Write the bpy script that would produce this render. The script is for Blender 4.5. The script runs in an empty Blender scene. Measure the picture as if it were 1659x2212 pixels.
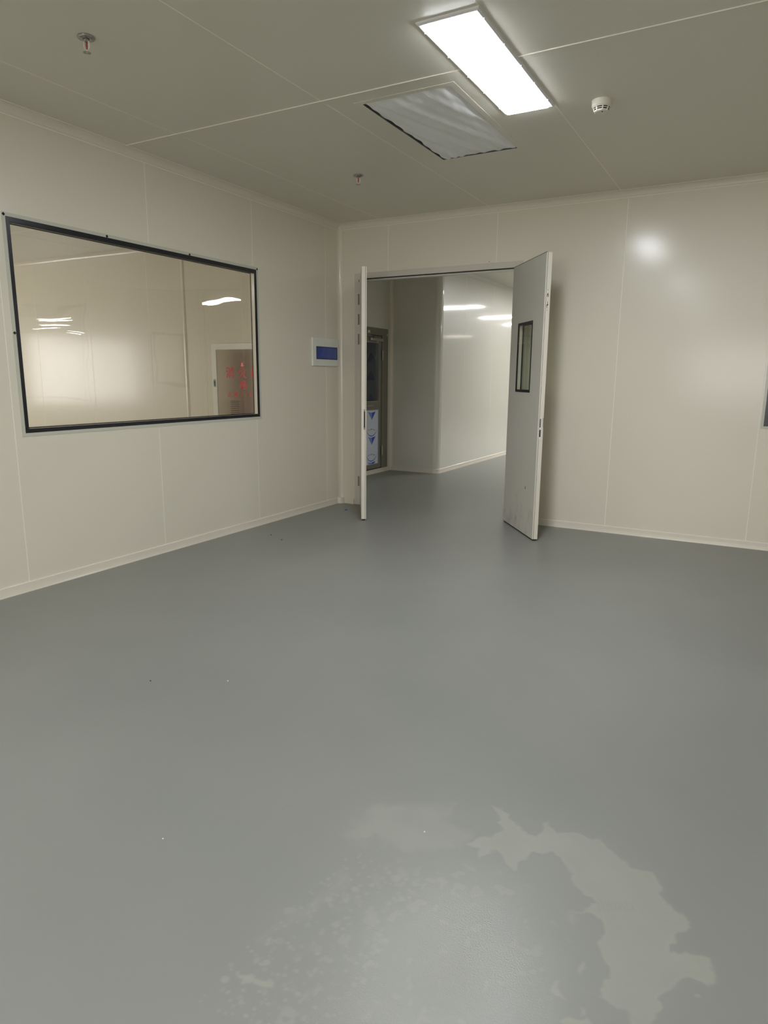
import bpy, bmesh, math, random
import numpy as np
from mathutils import Vector, Matrix
random.seed(7)
sc = bpy.context.scene
col = sc.collection
H = 2.915                      # ceiling height
# ------------------------------------------------------------------ camera
def make_camera():
    f, yaw, pitch, roll = 1457.98, -0.507099, -0.197256, 0.0080914
    d = Vector((math.sin(yaw)*math.cos(pitch), math.cos(yaw)*math.cos(pitch), math.sin(pitch)))
    r = d.cross(Vector((0, 0, 1))).normalized(); u = r.cross(d)
    r2 = r*math.cos(roll)+u*math.sin(roll); u2 = -r*math.sin(roll)+u*math.cos(roll)
    cd = bpy.data.cameras.new('camera'); cd.sensor_fit = 'HORIZONTAL'; cd.sensor_width = 36
    cd.lens = f*36/1659; cd.clip_start = 0.05; cd.clip_end = 200
    c = bpy.data.objects.new('camera', cd); col.objects.link(c)
    m = Matrix((r2, u2, -d)).transposed().to_4x4(); m.translation = Vector((4.03568, -6.25309, 1.37694))
    c.matrix_world = m; sc.camera = c
make_camera()
# ------------------------------------------------------------------ world, light levels, exposure
w = bpy.data.worlds.new('world'); sc.world = w; w.use_nodes = True
w.node_tree.nodes['Background'].inputs[0].default_value = (.9, .95, 1, 1)
w.node_tree.nodes['Background'].inputs[1].default_value = 0.02
sc.view_settings.view_transform = 'Standard'; sc.view_settings.look = 'None'
sc.view_settings.gamma = 1; sc.view_settings.use_curve_mapping = False
sc.view_settings.exposure = 0.0
LAMP = 49.0                    # brightness of the room's lamp panels
HALL_LAMP = 62.0               # brightness of the lamps in the hall beyond the door
NEXT_FILL = 50.0               # brightness of the unseen lamps added to light the room next door
LAMP_COL = (0.93, 0.96, 1.0)

# ------------------------------------------------------------------ materials
def mat(name, base, rough=.5, metal=0, spec=.5, coat=0, coat_rough=.1, noise=0, nscale=8, bump=0, bscale=60, trans=0):
    m = bpy.data.materials.new(name); m.use_nodes = True
    nt = m.node_tree; b = nt.nodes['Principled BSDF']
    b.inputs['Base Color'].default_value = (*base, 1); b.inputs['Roughness'].default_value = rough
    b.inputs['Metallic'].default_value = metal; b.inputs['Specular IOR Level'].default_value = spec
    b.inputs['Coat Weight'].default_value = coat; b.inputs['Coat Roughness'].default_value = coat_rough
    tc = nt.nodes.new('ShaderNodeTexCoord')
    if noise:
        n = nt.nodes.new('ShaderNodeTexNoise'); n.inputs['Scale'].default_value = nscale; n.inputs['Detail'].default_value = 5
        nt.links.new(tc.outputs['Object'], n.inputs['Vector'])
        mx = nt.nodes.new('ShaderNodeMix'); mx.data_type = 'RGBA'
        mx.inputs[6].default_value = (*[max(0, c*(1-noise)) for c in base], 1)
        mx.inputs[7].default_value = (*[min(1, c*(1+noise)) for c in base], 1)
        nt.links.new(n.outputs['Fac'], mx.inputs[0]); nt.links.new(mx.outputs[2], b.inputs['Base Color'])
    if bump:
        n2 = nt.nodes.new('ShaderNodeTexNoise'); n2.inputs['Scale'].default_value = bscale; n2.inputs['Detail'].default_value = 3
        nt.links.new(tc.outputs['Object'], n2.inputs['Vector'])
        bp = nt.nodes.new('ShaderNodeBump'); bp.inputs['Strength'].default_value = bump; bp.inputs['Distance'].default_value = .01
        nt.links.new(n2.outputs['Fac'], bp.inputs['Height']); nt.links.new(bp.outputs['Normal'], b.inputs['Normal'])
        nt.links.new(bp.outputs['Normal'], b.inputs['Coat Normal'])
    return m
def emit(name, colr, strength):
    m = bpy.data.materials.new(name); m.use_nodes = True; nt = m.node_tree
    nt.nodes.remove(nt.nodes['Principled BSDF']); e = nt.nodes.new('ShaderNodeEmission')
    e.inputs[0].default_value = (*colr, 1); e.inputs[1].default_value = strength
    nt.links.new(e.outputs[0], nt.nodes['Material Output'].inputs[0]); return m
def glass(name, tint=(.93, .95, .92), wav=0.0, refl=1.0):
    m = bpy.data.materials.new(name); m.use_nodes = True; nt = m.node_tree
    nt.nodes.remove(nt.nodes['Principled BSDF'])
    t = nt.nodes.new('ShaderNodeBsdfTransparent'); t.inputs[0].default_value = (*tint, 1)
    g = nt.nodes.new('ShaderNodeBsdfGlossy'); g.inputs['Roughness'].default_value = 0.01
    lw = nt.nodes.new('ShaderNodeLayerWeight'); lw.inputs[0].default_value = .5
    pw = nt.nodes.new('ShaderNodeMath'); pw.operation = 'POWER'; pw.inputs[1].default_value = 5
    nt.links.new(lw.outputs['Facing'], pw.inputs[0])
    mu = nt.nodes.new('ShaderNodeMath'); mu.operation = 'MULTIPLY_ADD'; mu.inputs[1].default_value = .93*refl; mu.inputs[2].default_value = .06*refl
    nt.links.new(pw.outputs[0], mu.inputs[0])
    mx = nt.nodes.new('ShaderNodeMixShader'); nt.links.new(mu.outputs[0], mx.inputs[0])
    nt.links.new(t.outputs[0], mx.inputs[1]); nt.links.new(g.outputs[0], mx.inputs[2])
    nt.links.new(mx.outputs[0], nt.nodes['Material Output'].inputs[0])
    if wav:
        tc = nt.nodes.new('ShaderNodeTexCoord'); mp = nt.nodes.new('ShaderNodeMapping')
        mp.inputs['Scale'].default_value = (1, .7, 2.2)
        n = nt.nodes.new('ShaderNodeTexNoise'); n.inputs['Scale'].default_value = 3.2; n.inputs['Detail'].default_value = 0
        bp = nt.nodes.new('ShaderNodeBump'); bp.inputs['Strength'].default_value = 1; bp.inputs['Distance'].default_value = wav
        nt.links.new(tc.outputs['Object'], mp.inputs[0]); nt.links.new(mp.outputs[0], n.inputs['Vector'])
        nt.links.new(n.outputs['Fac'], bp.inputs['Height']); nt.links.new(bp.outputs['Normal'], g.inputs['Normal'])
    return m
M = {}
WALL = (.80, .75, .63)
M['wall'] = mat('painted_steel_panel', WALL, .42, coat=.6, coat_rough=.17, bump=.02, bscale=2.0)
M['ceil'] = mat('painted_ceiling_panel', (.74, .715, .61), .38, coat=.12, coat_rough=.2)
M['hall'] = mat('glossy_hall_panel', (.77, .75, .66), .35, coat=.8, coat_rough=.07, bump=.03, bscale=1.6)
M['joint'] = mat('sealant_painted_highlight', (.97, .92, .82), .4)  # sealant colour brightened to paint in the light that raised joints catch
M['pvc'] = mat('cream_pvc_profile', (.82, .76, .65), .3, coat=.4, coat_rough=.12)
M['frame'] = mat('door_frame_paint', (.66, .62, .54), .4, coat=.2)
M['leaf'] = mat('door_leaf_paint', (.60, .585, .53), .42, noise=.04, nscale=3, coat=.2, coat_rough=.2)
M['edge'] = mat('door_edge_paint', (.82, .77, .67), .35, coat=.3)
M['black'] = mat('black_printed_border', (.012, .013, .02), .25)
M['rubber'] = mat('black_rubber_gasket', (.015, .013, .013), .7)
M['steel'] = mat('brushed_stainless', (.48, .47, .45), .3, metal=.9, noise=.05, nscale=30)
M['polished'] = mat('polished_cabinet_steel', (.68, .65, .61), .13, metal=1, noise=.03, nscale=30)
M['redprop'] = mat('dark_red_prop_paint', (.20, .07, .075), .4)
M['hingem'] = mat('satin_hinge_metal', (.50, .47, .41), .35, metal=.25)
M['cabframe'] = mat('cabinet_frame_paint', (.92, .91, .84), .35)
M['chrome'] = mat('chrome', (.45, .43, .41), .22, metal=1)
M['alu'] = mat('window_trim_alloy', (.60, .60, .51), .4, coat=.2)
M['darkframe'] = mat('olive_grey_steel', (.26, .25, .20), .4, metal=.3, noise=.06, nscale=5)
M['boxw'] = mat('box_white_plastic', (.80, .82, .76), .35)
M['blue'] = mat('translucent_blue_lid', (.035, .07, .34), .2, noise=.35, nscale=14, coat=.4)
M['white'] = mat('white_plastic', (.82, .78, .68), .4)
M['whitecool'] = mat('lamp_housing_white', (.85, .84, .84), .35)
M['dark'] = mat('dark_slot', (.012, .01, .01), .8)
M['throat'] = mat('grey_duct', (.10, .10, .11), .6)
M['red'] = mat('red_liquid_bulb', (.55, .05, .05), .15, coat=.5)
M['redtext'] = mat('red_lettering', (.75, .07, .08), .4)
M['film'] = mat('pale_protective_film', (.78, .82, .95), .3, noise=.03, nscale=6)
M['bluetri'] = mat('blue_print', (.02, .09, .62), .35)
M['lightblue'] = mat('pale_blue_print', (.25, .32, .72), .35)
M['darkblue'] = mat('dark_blue_print', (.02, .025, .07), .35)
M['darkglass'] = mat('filmed_dark_glass', (.028, .038, .055), .22, noise=.2, nscale=3, coat=.5)
M['debris'] = mat('grey_crumb', (.05, .05, .045), .8)
M['chip'] = mat('white_paint_chip', (.8, .8, .78), .6)
M['bluescrap'] = mat('blue_scrap', (.03, .12, .42), .4)
M['label'] = mat('teal_label', (.30, .46, .50), .5)
M['glass'] = glass('window_glass', (.97, .96, .935), wav=.0016, refl=1.25)
M['glass2'] = glass('rear_window_glass', (.97, .96, .935), wav=.001, refl=.9)
M['vision'] = glass('vision_panel_glass', (.9, .93, .88), refl=1.0)
M['lamp'] = emit('lamp_panel_glow', LAMP_COL, LAMP)
M['lamphall'] = emit('hall_lamp_glow', (.99, .98, .96), HALL_LAMP)
M['nextfill'] = emit('next_room_fill_glow', (1, .945, .87), NEXT_FILL)
M['lampdim'] = emit('dim_warm_lamp_glow', (1, .9, .76), 14)
def sheet_mat():
    m = mat('white_nonwoven_sheet', (.93, .93, .93), .6, noise=.05, nscale=9, bump=.35, bscale=7); return m
M['sheet'] = sheet_mat()
def scuffed_leaf():
    m = mat('scuffed_door_leaf', (.60, .585, .53), .42, coat=.2, coat_rough=.2)
    nt = m.node_tree; b = nt.nodes['Principled BSDF']
    tc = nt.nodes.new('ShaderNodeTexCoord'); n = nt.nodes.new('ShaderNodeTexNoise')
    n.inputs['Scale'].default_value = 9; n.inputs['Detail'].default_value = 8; n.inputs['Roughness'].default_value = .7
    mp = nt.nodes.new('ShaderNodeMapping'); mp.inputs['Scale'].default_value = (1, 1, .6)
    nt.links.new(tc.outputs['Object'], mp.inputs[0]); nt.links.new(mp.outputs[0], n.inputs['Vector'])
    sx = nt.nodes.new('ShaderNodeSeparateXYZ'); nt.links.new(tc.outputs['Object'], sx.inputs[0])
    mr = nt.nodes.new('ShaderNodeMapRange'); mr.inputs[1].default_value = .55; mr.inputs[2].default_value = .05
    mr.inputs[3].default_value = 0; mr.inputs[4].default_value = .16
    nt.links.new(sx.outputs[2], mr.inputs[0])
    ad = nt.nodes.new('ShaderNodeMath'); ad.operation = 'ADD'
    nt.links.new(n.outputs['Fac'], ad.inputs[0]); nt.links.new(mr.outputs[0], ad.inputs[1])
    cr = nt.nodes.new('ShaderNodeValToRGB'); cr.color_ramp.elements[0].position = .62; cr.color_ramp.elements[1].position = .86
    cr.color_ramp.elements[0].color = (.60, .585, .53, 1); cr.color_ramp.elements[1].color = (.40, .385, .34, 1)
    nt.links.new(ad.outputs[0], cr.inputs[0]); nt.links.new(cr.outputs[0], b.inputs['Base Color'])
    return m
M['scuffed'] = scuffed_leaf()
def floor_mat():
    m = bpy.data.materials.new('grey_floor_coating'); m.use_nodes = True; nt = m.node_tree
    b = nt.nodes['Principled BSDF']; N = nt.nodes.new; L = nt.links.new
    tc = N('ShaderNodeTexCoord')
    n = N('ShaderNodeTexNoise'); n.inputs['Scale'].default_value = 1.1; n.inputs['Detail'].default_value = 6
    L(tc.outputs['Object'], n.inputs['Vector'])
    cr = N('ShaderNodeValToRGB'); e = cr.color_ramp.elements
    e[0].position = .35; e[0].color = (.248, .255, .235, 1); e[1].position = .65; e[1].color = (.268, .273, .250, 1)
    L(n.outputs['Fac'], cr.inputs[0])
    mp = N('ShaderNodeMapping'); mp.inputs['Rotation'].default_value = (0, 0, .6); mp.inputs['Scale'].default_value = (3, 22, 1)
    n3 = N('ShaderNodeTexNoise'); n3.inputs['Scale'].default_value = 2; n3.inputs['Detail'].default_value = 4
    L(tc.outputs['Object'], mp.inputs[0]); L(mp.outputs[0], n3.inputs['Vector'])
    mr3 = N('ShaderNodeMapRange'); mr3.inputs[1].default_value = .62; mr3.inputs[2].default_value = .9; mr3.inputs[4].default_value = .35
    L(n3.outputs['Fac'], mr3.inputs[0])
    mx3 = N('ShaderNodeMix'); mx3.data_type = 'RGBA'; mx3.inputs[7].default_value = (.31, .315, .285, 1)
    L(mr3.outputs[0], mx3.inputs[0]); L(cr.outputs[0], mx3.inputs[6])
    # dried film of water marks, its own shape, stored per vertex
    at = N('ShaderNodeAttribute'); at.attribute_name = 'dried_film'
    mx = N('ShaderNodeMix'); mx.data_type = 'RGBA'; mx.inputs[7].default_value = (.335, .335, .295, 1)
    L(at.outputs['Fac'], mx.inputs[0]); L(mx3.outputs[2], mx.inputs[6]); L(mx.outputs[2], b.inputs['Base Color'])
    mr = N('ShaderNodeMapRange'); mr.inputs[3].default_value = .40; mr.inputs[4].default_value = .55
    L(at.outputs['Fac'], mr.inputs[0])
    # grainy, half wet centre
    ag = N('ShaderNodeAttribute'); ag.attribute_name = 'grain'
    ng = N('ShaderNodeTexNoise'); ng.inputs['Scale'].default_value = 260; ng.inputs['Detail'].default_value = 2
    L(tc.outputs['Object'], ng.inputs['Vector'])
    bp = N('ShaderNodeBump'); bp.inputs['Distance'].default_value = .0016
    mu = N('ShaderNodeMath'); mu.operation = 'MULTIPLY'; mu.inputs[1].default_value = .9
    L(ag.outputs['Fac'], mu.inputs[0]); L(mu.outputs[0], bp.inputs['Strength']); L(ng.outputs['Fac'], bp.inputs['Height'])
    L(bp.outputs['Normal'], b.inputs['Normal'])
    mc = N('ShaderNodeMath'); mc.operation = 'MULTIPLY_ADD'; mc.inputs[1].default_value = -.16
    L(ag.outputs['Fac'], mc.inputs[0]); L(mr.outputs[0], mc.inputs[2]); L(mc.outputs[0], b.inputs['Roughness'])
    ms = N('ShaderNodeMath'); ms.operation = 'MULTIPLY_ADD'; ms.inputs[1].default_value = .2; ms.inputs[2].default_value = .5
    L(ag.outputs['Fac'], ms.inputs[0]); L(ms.outputs[0], b.inputs['Specular IOR Level'])
    return m
M['floor'] = floor_mat()

# ------------------------------------------------------------------ mesh helpers
def link(name, bm, mats, parent=None, smooth=False, bevel=0):
    me = bpy.data.meshes.new(name); bmesh.ops.recalc_face_normals(bm, faces=bm.faces)
    bm.to_mesh(me); bm.free()
    for m in (mats if isinstance(mats, (list, tuple)) else [mats]): me.materials.append(M[m])
    if smooth: me.polygons.foreach_set('use_smooth', [True]*len(me.polygons))
    o = bpy.data.objects.new(name, me); col.objects.link(o)
    if parent: o.parent = parent
    if bevel:
        b = o.modifiers.new('bevel', 'BEVEL'); b.width = bevel; b.segments = 2; b.limit_method = 'ANGLE'
    return o
def box(bm, x0, x1, y0, y1, z0, z1, mi=0):
    v = [bm.verts.new((x, y, z)) for x in (x0, x1) for y in (y0, y1) for z in (z0, z1)]
    for f in ((0, 1, 3, 2), (4, 6, 7, 5), (0, 4, 5, 1), (2, 3, 7, 6), (0, 2, 6, 4), (1, 5, 7, 3)):
        bm.faces.new([v[i] for i in f]).material_index = mi
def boxo(name, b, m, parent=None, bevel=0):
    bm = bmesh.new(); box(bm, *b); return link(name, bm, m, parent, bevel=bevel)
def prism(bm, pts, a, b, fn, mi=0, caps=True):
    """extrude a closed outline pts (u,v) from a to b; fn(u,v,t) gives the point"""
    A = [bm.verts.new(fn(u, v, a)) for u, v in pts]; B = [bm.verts.new(fn(u, v, b)) for u, v in pts]
    n = len(pts)
    for i in range(n):
        bm.faces.new([A[i], A[(i+1) % n], B[(i+1) % n], B[i]]).material_index = mi
    if caps:
        bm.faces.new(A[::-1]).material_index = mi; bm.faces.new(B).material_index = mi
def lathe(bm, prof, seg=32, c=(0, 0, 0), mi=0):
    rings = []
    for r, z in prof:
        rings.append([bm.verts.new((c[0]+r*math.cos(2*math.pi*i/seg), c[1]+r*math.sin(2*math.pi*i/seg), c[2]+z)) for i in range(seg)] if r > 1e-6 else [bm.verts.new((c[0], c[1], c[2]+z))])
    for a, b in zip(rings, rings[1:]):
        for i in range(seg):
            j = (i+1) % seg
            if len(a) == 1 and len(b) == 1: continue
            if len(a) == 1: f = [a[0], b[i], b[j]]
            elif len(b) == 1: f = [a[i], b[0], a[j]]
            else: f = [a[i], b[i], b[j], a[j]]
            bm.faces.new(f).material_index = mi
def ringrect(bm, fn, u0, u1, v0, v1, wd, t0, t1, mi=0):
    """a rectangular frame (outer u0..u1, v0..v1, width wd) between depths t0 and t1, mitred"""
    o = [(u0, v0), (u1, v0), (u1, v1), (u0, v1)]; i = [(u0+wd, v0+wd), (u1-wd, v0+wd), (u1-wd, v1-wd), (u0+wd, v1-wd)]
    V = {}
    for k, L_ in (('o', o), ('i', i)):
        for t in (t0, t1): V[k, t] = [bm.verts.new(fn(u, v, t)) for u, v in L_]
    for a in range(4):
        b = (a+1) % 4
        for q in ([V['o', t0][a], V['o', t0][b], V['i', t0][b], V['i', t0][a]], [V['o', t1][a], V['i', t1][a], V['i', t1][b], V['o', t1][b]],
                  [V['o', t0][a], V['o', t1][a], V['o', t1][b], V['o', t0][b]], [V['i', t0][a], V['i', t0][b], V['i', t1][b], V['i', t1][a]]):
            bm.faces.new(q).material_index = mi
def thing(name, label, cat, loc=(0, 0, 0), rotz=0, group=None, kind=None):
    o = bpy.data.objects.new(name, None); col.objects.link(o); o.empty_display_size = .1
    o.location = loc; o.rotation_euler = (0, 0, rotz); return tag(o, label, cat, group, kind)
def tag(o, label, cat=None, group=None, kind=None):
    o['label'] = label
    if cat: o['category'] = cat
    if group: o['group'] = group
    if kind: o['kind'] = kind
    return o
def struct(name, bm, mats, label, cat, **k):
    return tag(link(name, bm, mats, **k), label, cat, kind='structure')
def text(name, s, size, m, parent, mw, extr=.0006):
    cu = bpy.data.curves.new(name, 'FONT'); cu.body = s; cu.size = size; cu.align_x = 'CENTER'; cu.align_y = 'CENTER'; cu.extrude = extr; cu.offset = size*.012
    t = bpy.data.objects.new(name+'_tmp', cu); col.objects.link(t)
    me = bpy.data.meshes.new_from_object(t.evaluated_get(bpy.context.evaluated_depsgraph_get()))
    bpy.data.objects.remove(t); bpy.data.curves.remove(cu)
    me.materials.clear(); me.materials.append(M[m]); me.transform(mw)
    o = bpy.data.objects.new(name, me); col.objects.link(o); o.parent = parent; return o
def copy_tree(o, parent=None):
    c = o.copy(); col.objects.link(c); c.parent = parent
    for ch in [q for q in bpy.data.objects if q.parent == o]: copy_tree(ch, c)
    return c

# ------------------------------------------------------------------ room shell
YB, XR = -12.5, 7.6            # rear wall and right wall of the room
HX, HY = 23.0, 20.0            # the hall beyond
BT, BB = -2.690, -2.7464       # ceiling batten
WL = (-3.640, -1.340, 1.004, 2.302)   # left window hole in the wall: y0,y1,z0,z1
JW = .005
# floor, with a fine patch where the water marks are
def make_floor():
    fx0, fx1, fy0, fy1, st = 2.72, 4.2, -5.62, -4.28, .0042
    xs = np.concatenate([[-9., -4, 0, 1, 2], np.arange(fx0, fx1, st), [5., 7.6, 14, HX+.2]])
    ys = np.concatenate([[YB-.2, -12, -8, -6.5], np.arange(fy0, fy1, st), [-3., -1.5, 0, 1.5, 4, 10, HY+.2]])
    X, Y = np.meshgrid(xs, ys); nx, ny = len(xs), len(ys)
    rng = np.random.default_rng(3)
    def vnoise(x, y, s, seed):
        r = np.random.default_rng(seed).random((257, 257)); u = x*s+50.3; v = y*s+70.7
        i = np.floor(u).astype(int); j = np.floor(v).astype(int); a = u-i; b = v-j; a = a*a*(3-2*a); b = b*b*(3-2*b)
        g = lambda p, q: r[p % 257, q % 257]
        return (g(i, j)*(1-a)+g(i+1, j)*a)*(1-b)+(g(i, j+1)*(1-a)+g(i+1, j+1)*a)*b
    def warp(amp, s, seed):
        return (X+amp*(vnoise(X, Y, s, seed)-.5)+amp*.5*(vnoise(X, Y, s*2.7, seed+1)-.5),
                Y+amp*(vnoise(X, Y, s, seed+2)-.5)+amp*.5*(vnoise(X, Y, s*2.7, seed+3)-.5))
    def sd(poly, PX, PY):
        ins = np.zeros(PX.shape, bool); dm = np.full(PX.shape, 9.)
        n = len(poly)
        for k in range(n):
            (x0, y0), (x1, y1) = poly[k], poly[(k+1) % n]
            c = ((y0 > PY) != (y1 > PY)) & (PX < (x1-x0)*(PY-y0)/((y1-y0) or 1e-9)+x0); ins ^= c
            dx, dy = x1-x0, y1-y0; t = np.clip(((PX-x0)*dx+(PY-y0)*dy)/(dx*dx+dy*dy), 0, 1)
            dm = np.minimum(dm, np.hypot(PX-x0-t*dx, PY-y0-t*dy))
        return np.where(ins, dm, -dm)
    S = {
'R':[(3.395,-4.351),(3.424,-4.343),(3.481,-4.396),(3.528,-4.427),(3.570,-4.421),(3.567,-4.334),(3.613,-4.371),(3.671,-4.346),(3.738,-4.336),(3.795,-4.386),(3.846,-4.418),(3.894,-4.406),(3.924,-4.450),(3.942,-4.517),(3.973,-4.526),(3.996,-4.522),(4.005,-4.569),(3.997,-4.596),(3.982,-4.608),(3.973,-4.654),(3.976,-4.683),(4.004,-4.669),(4.023,-4.649),(4.063,-4.638),(4.070,-4.668),(4.062,-4.743),(4.030,-4.734),(4.006,-4.736),(3.985,-4.757),(3.981,-4.787),(3.960,-4.815),(3.972,-4.835),(3.963,-4.878),(3.960,-4.952),(3.929,-4.935),(3.902,-4.896),(3.871,-4.885),(3.841,-4.889),(3.854,-4.848),(3.853,-4.791),(3.821,-4.764),(3.810,-4.722),(3.821,-4.683),(3.803,-4.650),(3.766,-4.644),(3.723,-4.668),(3.759,-4.639),(3.768,-4.616),(3.753,-4.586),(3.717,-4.568),(3.685,-4.514),(3.667,-4.486),(3.647,-4.470),(3.624,-4.461),(3.568,-4.486),(3.558,-4.521),(3.549,-4.592),(3.520,-4.576),(3.465,-4.540),(3.450,-4.598),(3.419,-4.555),(3.391,-4.559),(3.408,-4.526),(3.437,-4.484),(3.469,-4.429),(3.435,-4.396)],
'A':[(3.031,-4.704),(3.044,-4.659),(3.033,-4.600),(3.048,-4.550),(3.104,-4.496),(3.170,-4.458),(3.219,-4.419),(3.270,-4.403),(3.289,-4.426),(3.277,-4.474),(3.333,-4.494),(3.383,-4.503),(3.371,-4.582),(3.267,-4.653),(3.216,-4.675),(3.171,-4.678),(3.119,-4.659),(3.110,-4.712),(3.050,-4.708)],
'B':[(3.128,-4.832),(3.121,-4.927),(3.110,-5.008),(3.086,-5.084),(3.072,-5.141),(3.084,-5.135),(3.119,-5.051),(3.149,-4.968),(3.163,-4.863)],
'C':[(3.095,-5.243),(3.119,-5.232),(3.158,-5.229),(3.178,-5.217),(3.189,-5.234),(3.162,-5.242),(3.135,-5.243),(3.101,-5.251)],
'D':[(3.212,-4.696),(3.391,-4.594),(3.529,-4.582),(3.637,-4.583),(3.709,-4.659),(3.773,-4.775),(3.779,-4.890),(3.776,-4.999),(3.785,-5.198),(3.254,-5.499),(3.164,-5.346),(3.149,-5.234),(3.153,-5.096),(3.157,-4.935),(3.180,-4.802)],
'E':[(3.788,-4.820),(3.796,-4.804),(3.803,-4.819),(3.795,-4.853),(3.783,-4.842)],
'F':[(3.746,-4.888),(3.752,-4.885),(3.757,-4.910),(3.780,-4.928),(3.763,-4.930),(3.742,-4.925)],
'G':[(3.722,-4.673),(3.733,-4.659),(3.747,-4.682),(3.743,-4.710),(3.727,-4.702)],
'I':[(3.815,-4.930),(3.826,-4.931),(3.830,-4.945),(3.820,-4.949)],
'J':[(3.787,-4.984),(3.798,-4.966),(3.813,-4.967),(3.835,-4.953),(3.854,-4.971),(3.827,-5.004)],
'K':[(4.031,-4.772),(4.042,-4.764),(4.045,-4.772),(4.033,-4.779)]}
    film = np.zeros(X.shape)
    st_ = lambda d, s: np.clip(d/s+.5, 0, 1)
    for k, amp, soft, wgt in (('R', .022, .008, .85), ('A', .035, .03, .42), ('B', .03, .03, .45), ('C', .006, .006, .75),
                              ('E', .01, .006, .8), ('F', .01, .006, .8), ('G', .01, .02, .5), ('I', .008, .006, .7), ('J', .01, .006, .9), ('K', .004, .004, .8)):
        PX, PY = warp(amp, 28, ord(k)); d = sd(S[k], PX, PY); a = st_(d, soft)*wgt
        if k == 'R':
            # denser towards the outer rim, thin streaks inside
            a *= .72+.28*vnoise(X, Y, 14, 5)+.10*(vnoise(X+Y, Y*.3, 40, 9)-.5); a *= np.where(d < .012, 1.12, 1.)
        if k in 'AB': a *= .5+.8*vnoise(X, Y, 16, 6)
        film = np.maximum(film, a)
    PX, PY = warp(.06, 12, 77); dD = sd(S['D'], PX, PY); grain = np.clip((dD+.02)/.22+.5*(vnoise(X, Y, 18, 55)-.5), 0, 1)*(dD > -.02)
    gate = np.exp(-(((X-3.50)/.24)**2+((Y+5.02)/.24)**2)); grain *= .22+.68*gate
    film = np.maximum(film, grain*(.22+.25*vnoise(X, Y, 9, 21)))
    film = np.maximum(film, np.clip(dD/.1, 0, 1)*.55*np.clip((vnoise(X, Y, 26, 31)*vnoise(X, Y, 60, 32)-.42)*9, 0, 1))
    # bare patch near the ring's inner side
    # droplet marks
    for k in range(420):
        cx = rng.uniform(3.02, 3.36); cy = rng.uniform(-5.35, -4.75); r = rng.uniform(.0025, .0075)*(1.7 if rng.random() < .1 else 1)
        if cx < 3.06+max(0, (cy+5.2))*.1: continue
        i0, i1 = np.searchsorted(xs, [cx-.02, cx+.02]); j0, j1 = np.searchsorted(ys, [cy-.02, cy+.02])
        dd = np.hypot(X[j0:j1, i0:i1]-cx, (Y[j0:j1, i0:i1]-cy)*rng.uniform(.7, 1.3))
        film[j0:j1, i0:i1] = np.maximum(film[j0:j1, i0:i1], st_(r-dd, .004)*rng.uniform(.35, .7))
    # faint shoe tread marks wiped into the film
    for cx, cy, ang, n in ((3.83, -4.585, .5, 9), (3.245, -4.425, .2, 6)):
        for q in range(n):
            ux, uy = math.cos(ang), math.sin(ang)
            px, py = cx+(q-n/2)*.011*ux, cy+(q-n/2)*.011*uy
            a = (X-px)*ux+(Y-py)*uy; b = -(X-px)*uy+(Y-py)*ux
            film = np.where((np.abs(a+b*b*6) < .0022) & (np.abs(b) < .018), film*.62, film)
    co = np.stack([X.ravel(), Y.ravel(), np.zeros(X.size)], 1).ravel()
    idx = np.arange(nx*ny).reshape(ny, nx)
    fc = np.stack([idx[:-1, :-1], idx[:-1, 1:], idx[1:, 1:], idx[1:, :-1]], -1).reshape(-1, 4)
    me = bpy.data.meshes.new('floor'); me.vertices.add(nx*ny); me.vertices.foreach_set('co', co)
    me.loops.add(fc.size); me.loops.foreach_set('vertex_index', fc.ravel())
    me.polygons.add(len(fc)); me.polygons.foreach_set('loop_start', np.arange(0, fc.size, 4)); me.polygons.foreach_set('loop_total', np.full(len(fc), 4))
    me.update(calc_edges=True)
    for nme, arr in (('dried_film', film), ('grain', grain)):
        at = me.attributes.new(nme, 'FLOAT', 'POINT'); at.data.foreach_set('value', arr.ravel().astype(np.float32))
    me.materials.append(M['floor'])
    o = bpy.data.objects.new('floor', me); col.objects.link(o)
    tag(o, 'smooth grey coated floor with a pale dried water mark near the camera', 'floor', kind='structure')
make_floor()

def vjoint_x(bm, y, z0, z1, x=0.0, s=1, mi=1):     # vertical joint on a wall facing +x (s=1)
    box(bm, *(sorted((x-.001*s, x+.0006*s))), y-JW/2, y+JW/2, z0, z1, mi)
def vjoint_y(bm, x, z0, z1, y=0.0, s=-1, mi=1):
    box(bm, x-JW/2, x+JW/2, *(sorted((y-.001*s, y+.0006*s))), z0, z1, mi)
# left wall with the window hole
bm = bmesh.new(); y0, y1, z0, z1 = WL
box(bm, -.045, 0, YB, y0, 0, H); box(bm, -.045, 0, y1, 0, 0, H)
box(bm, -.045, 0, y0, y1, 0, z0); box(bm, -.045, 0, y0, y1, z1, H)
for k, y in enumerate([-.2593, -1.3912, -2.5499, -3.7023]+[-3.7023-1.155*i for i in range(1, 10)]):
    if y0 < y < y1: vjoint_x(bm, y, .05, z0-.02); vjoint_x(bm, y, z1+.02, H-.03)
    else: vjoint_x(bm, y, .05, H-.03)
struct('wall_left', bm, ['wall', 'joint'], 'cream panel wall on the left holding the large window', 'wall')
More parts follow.
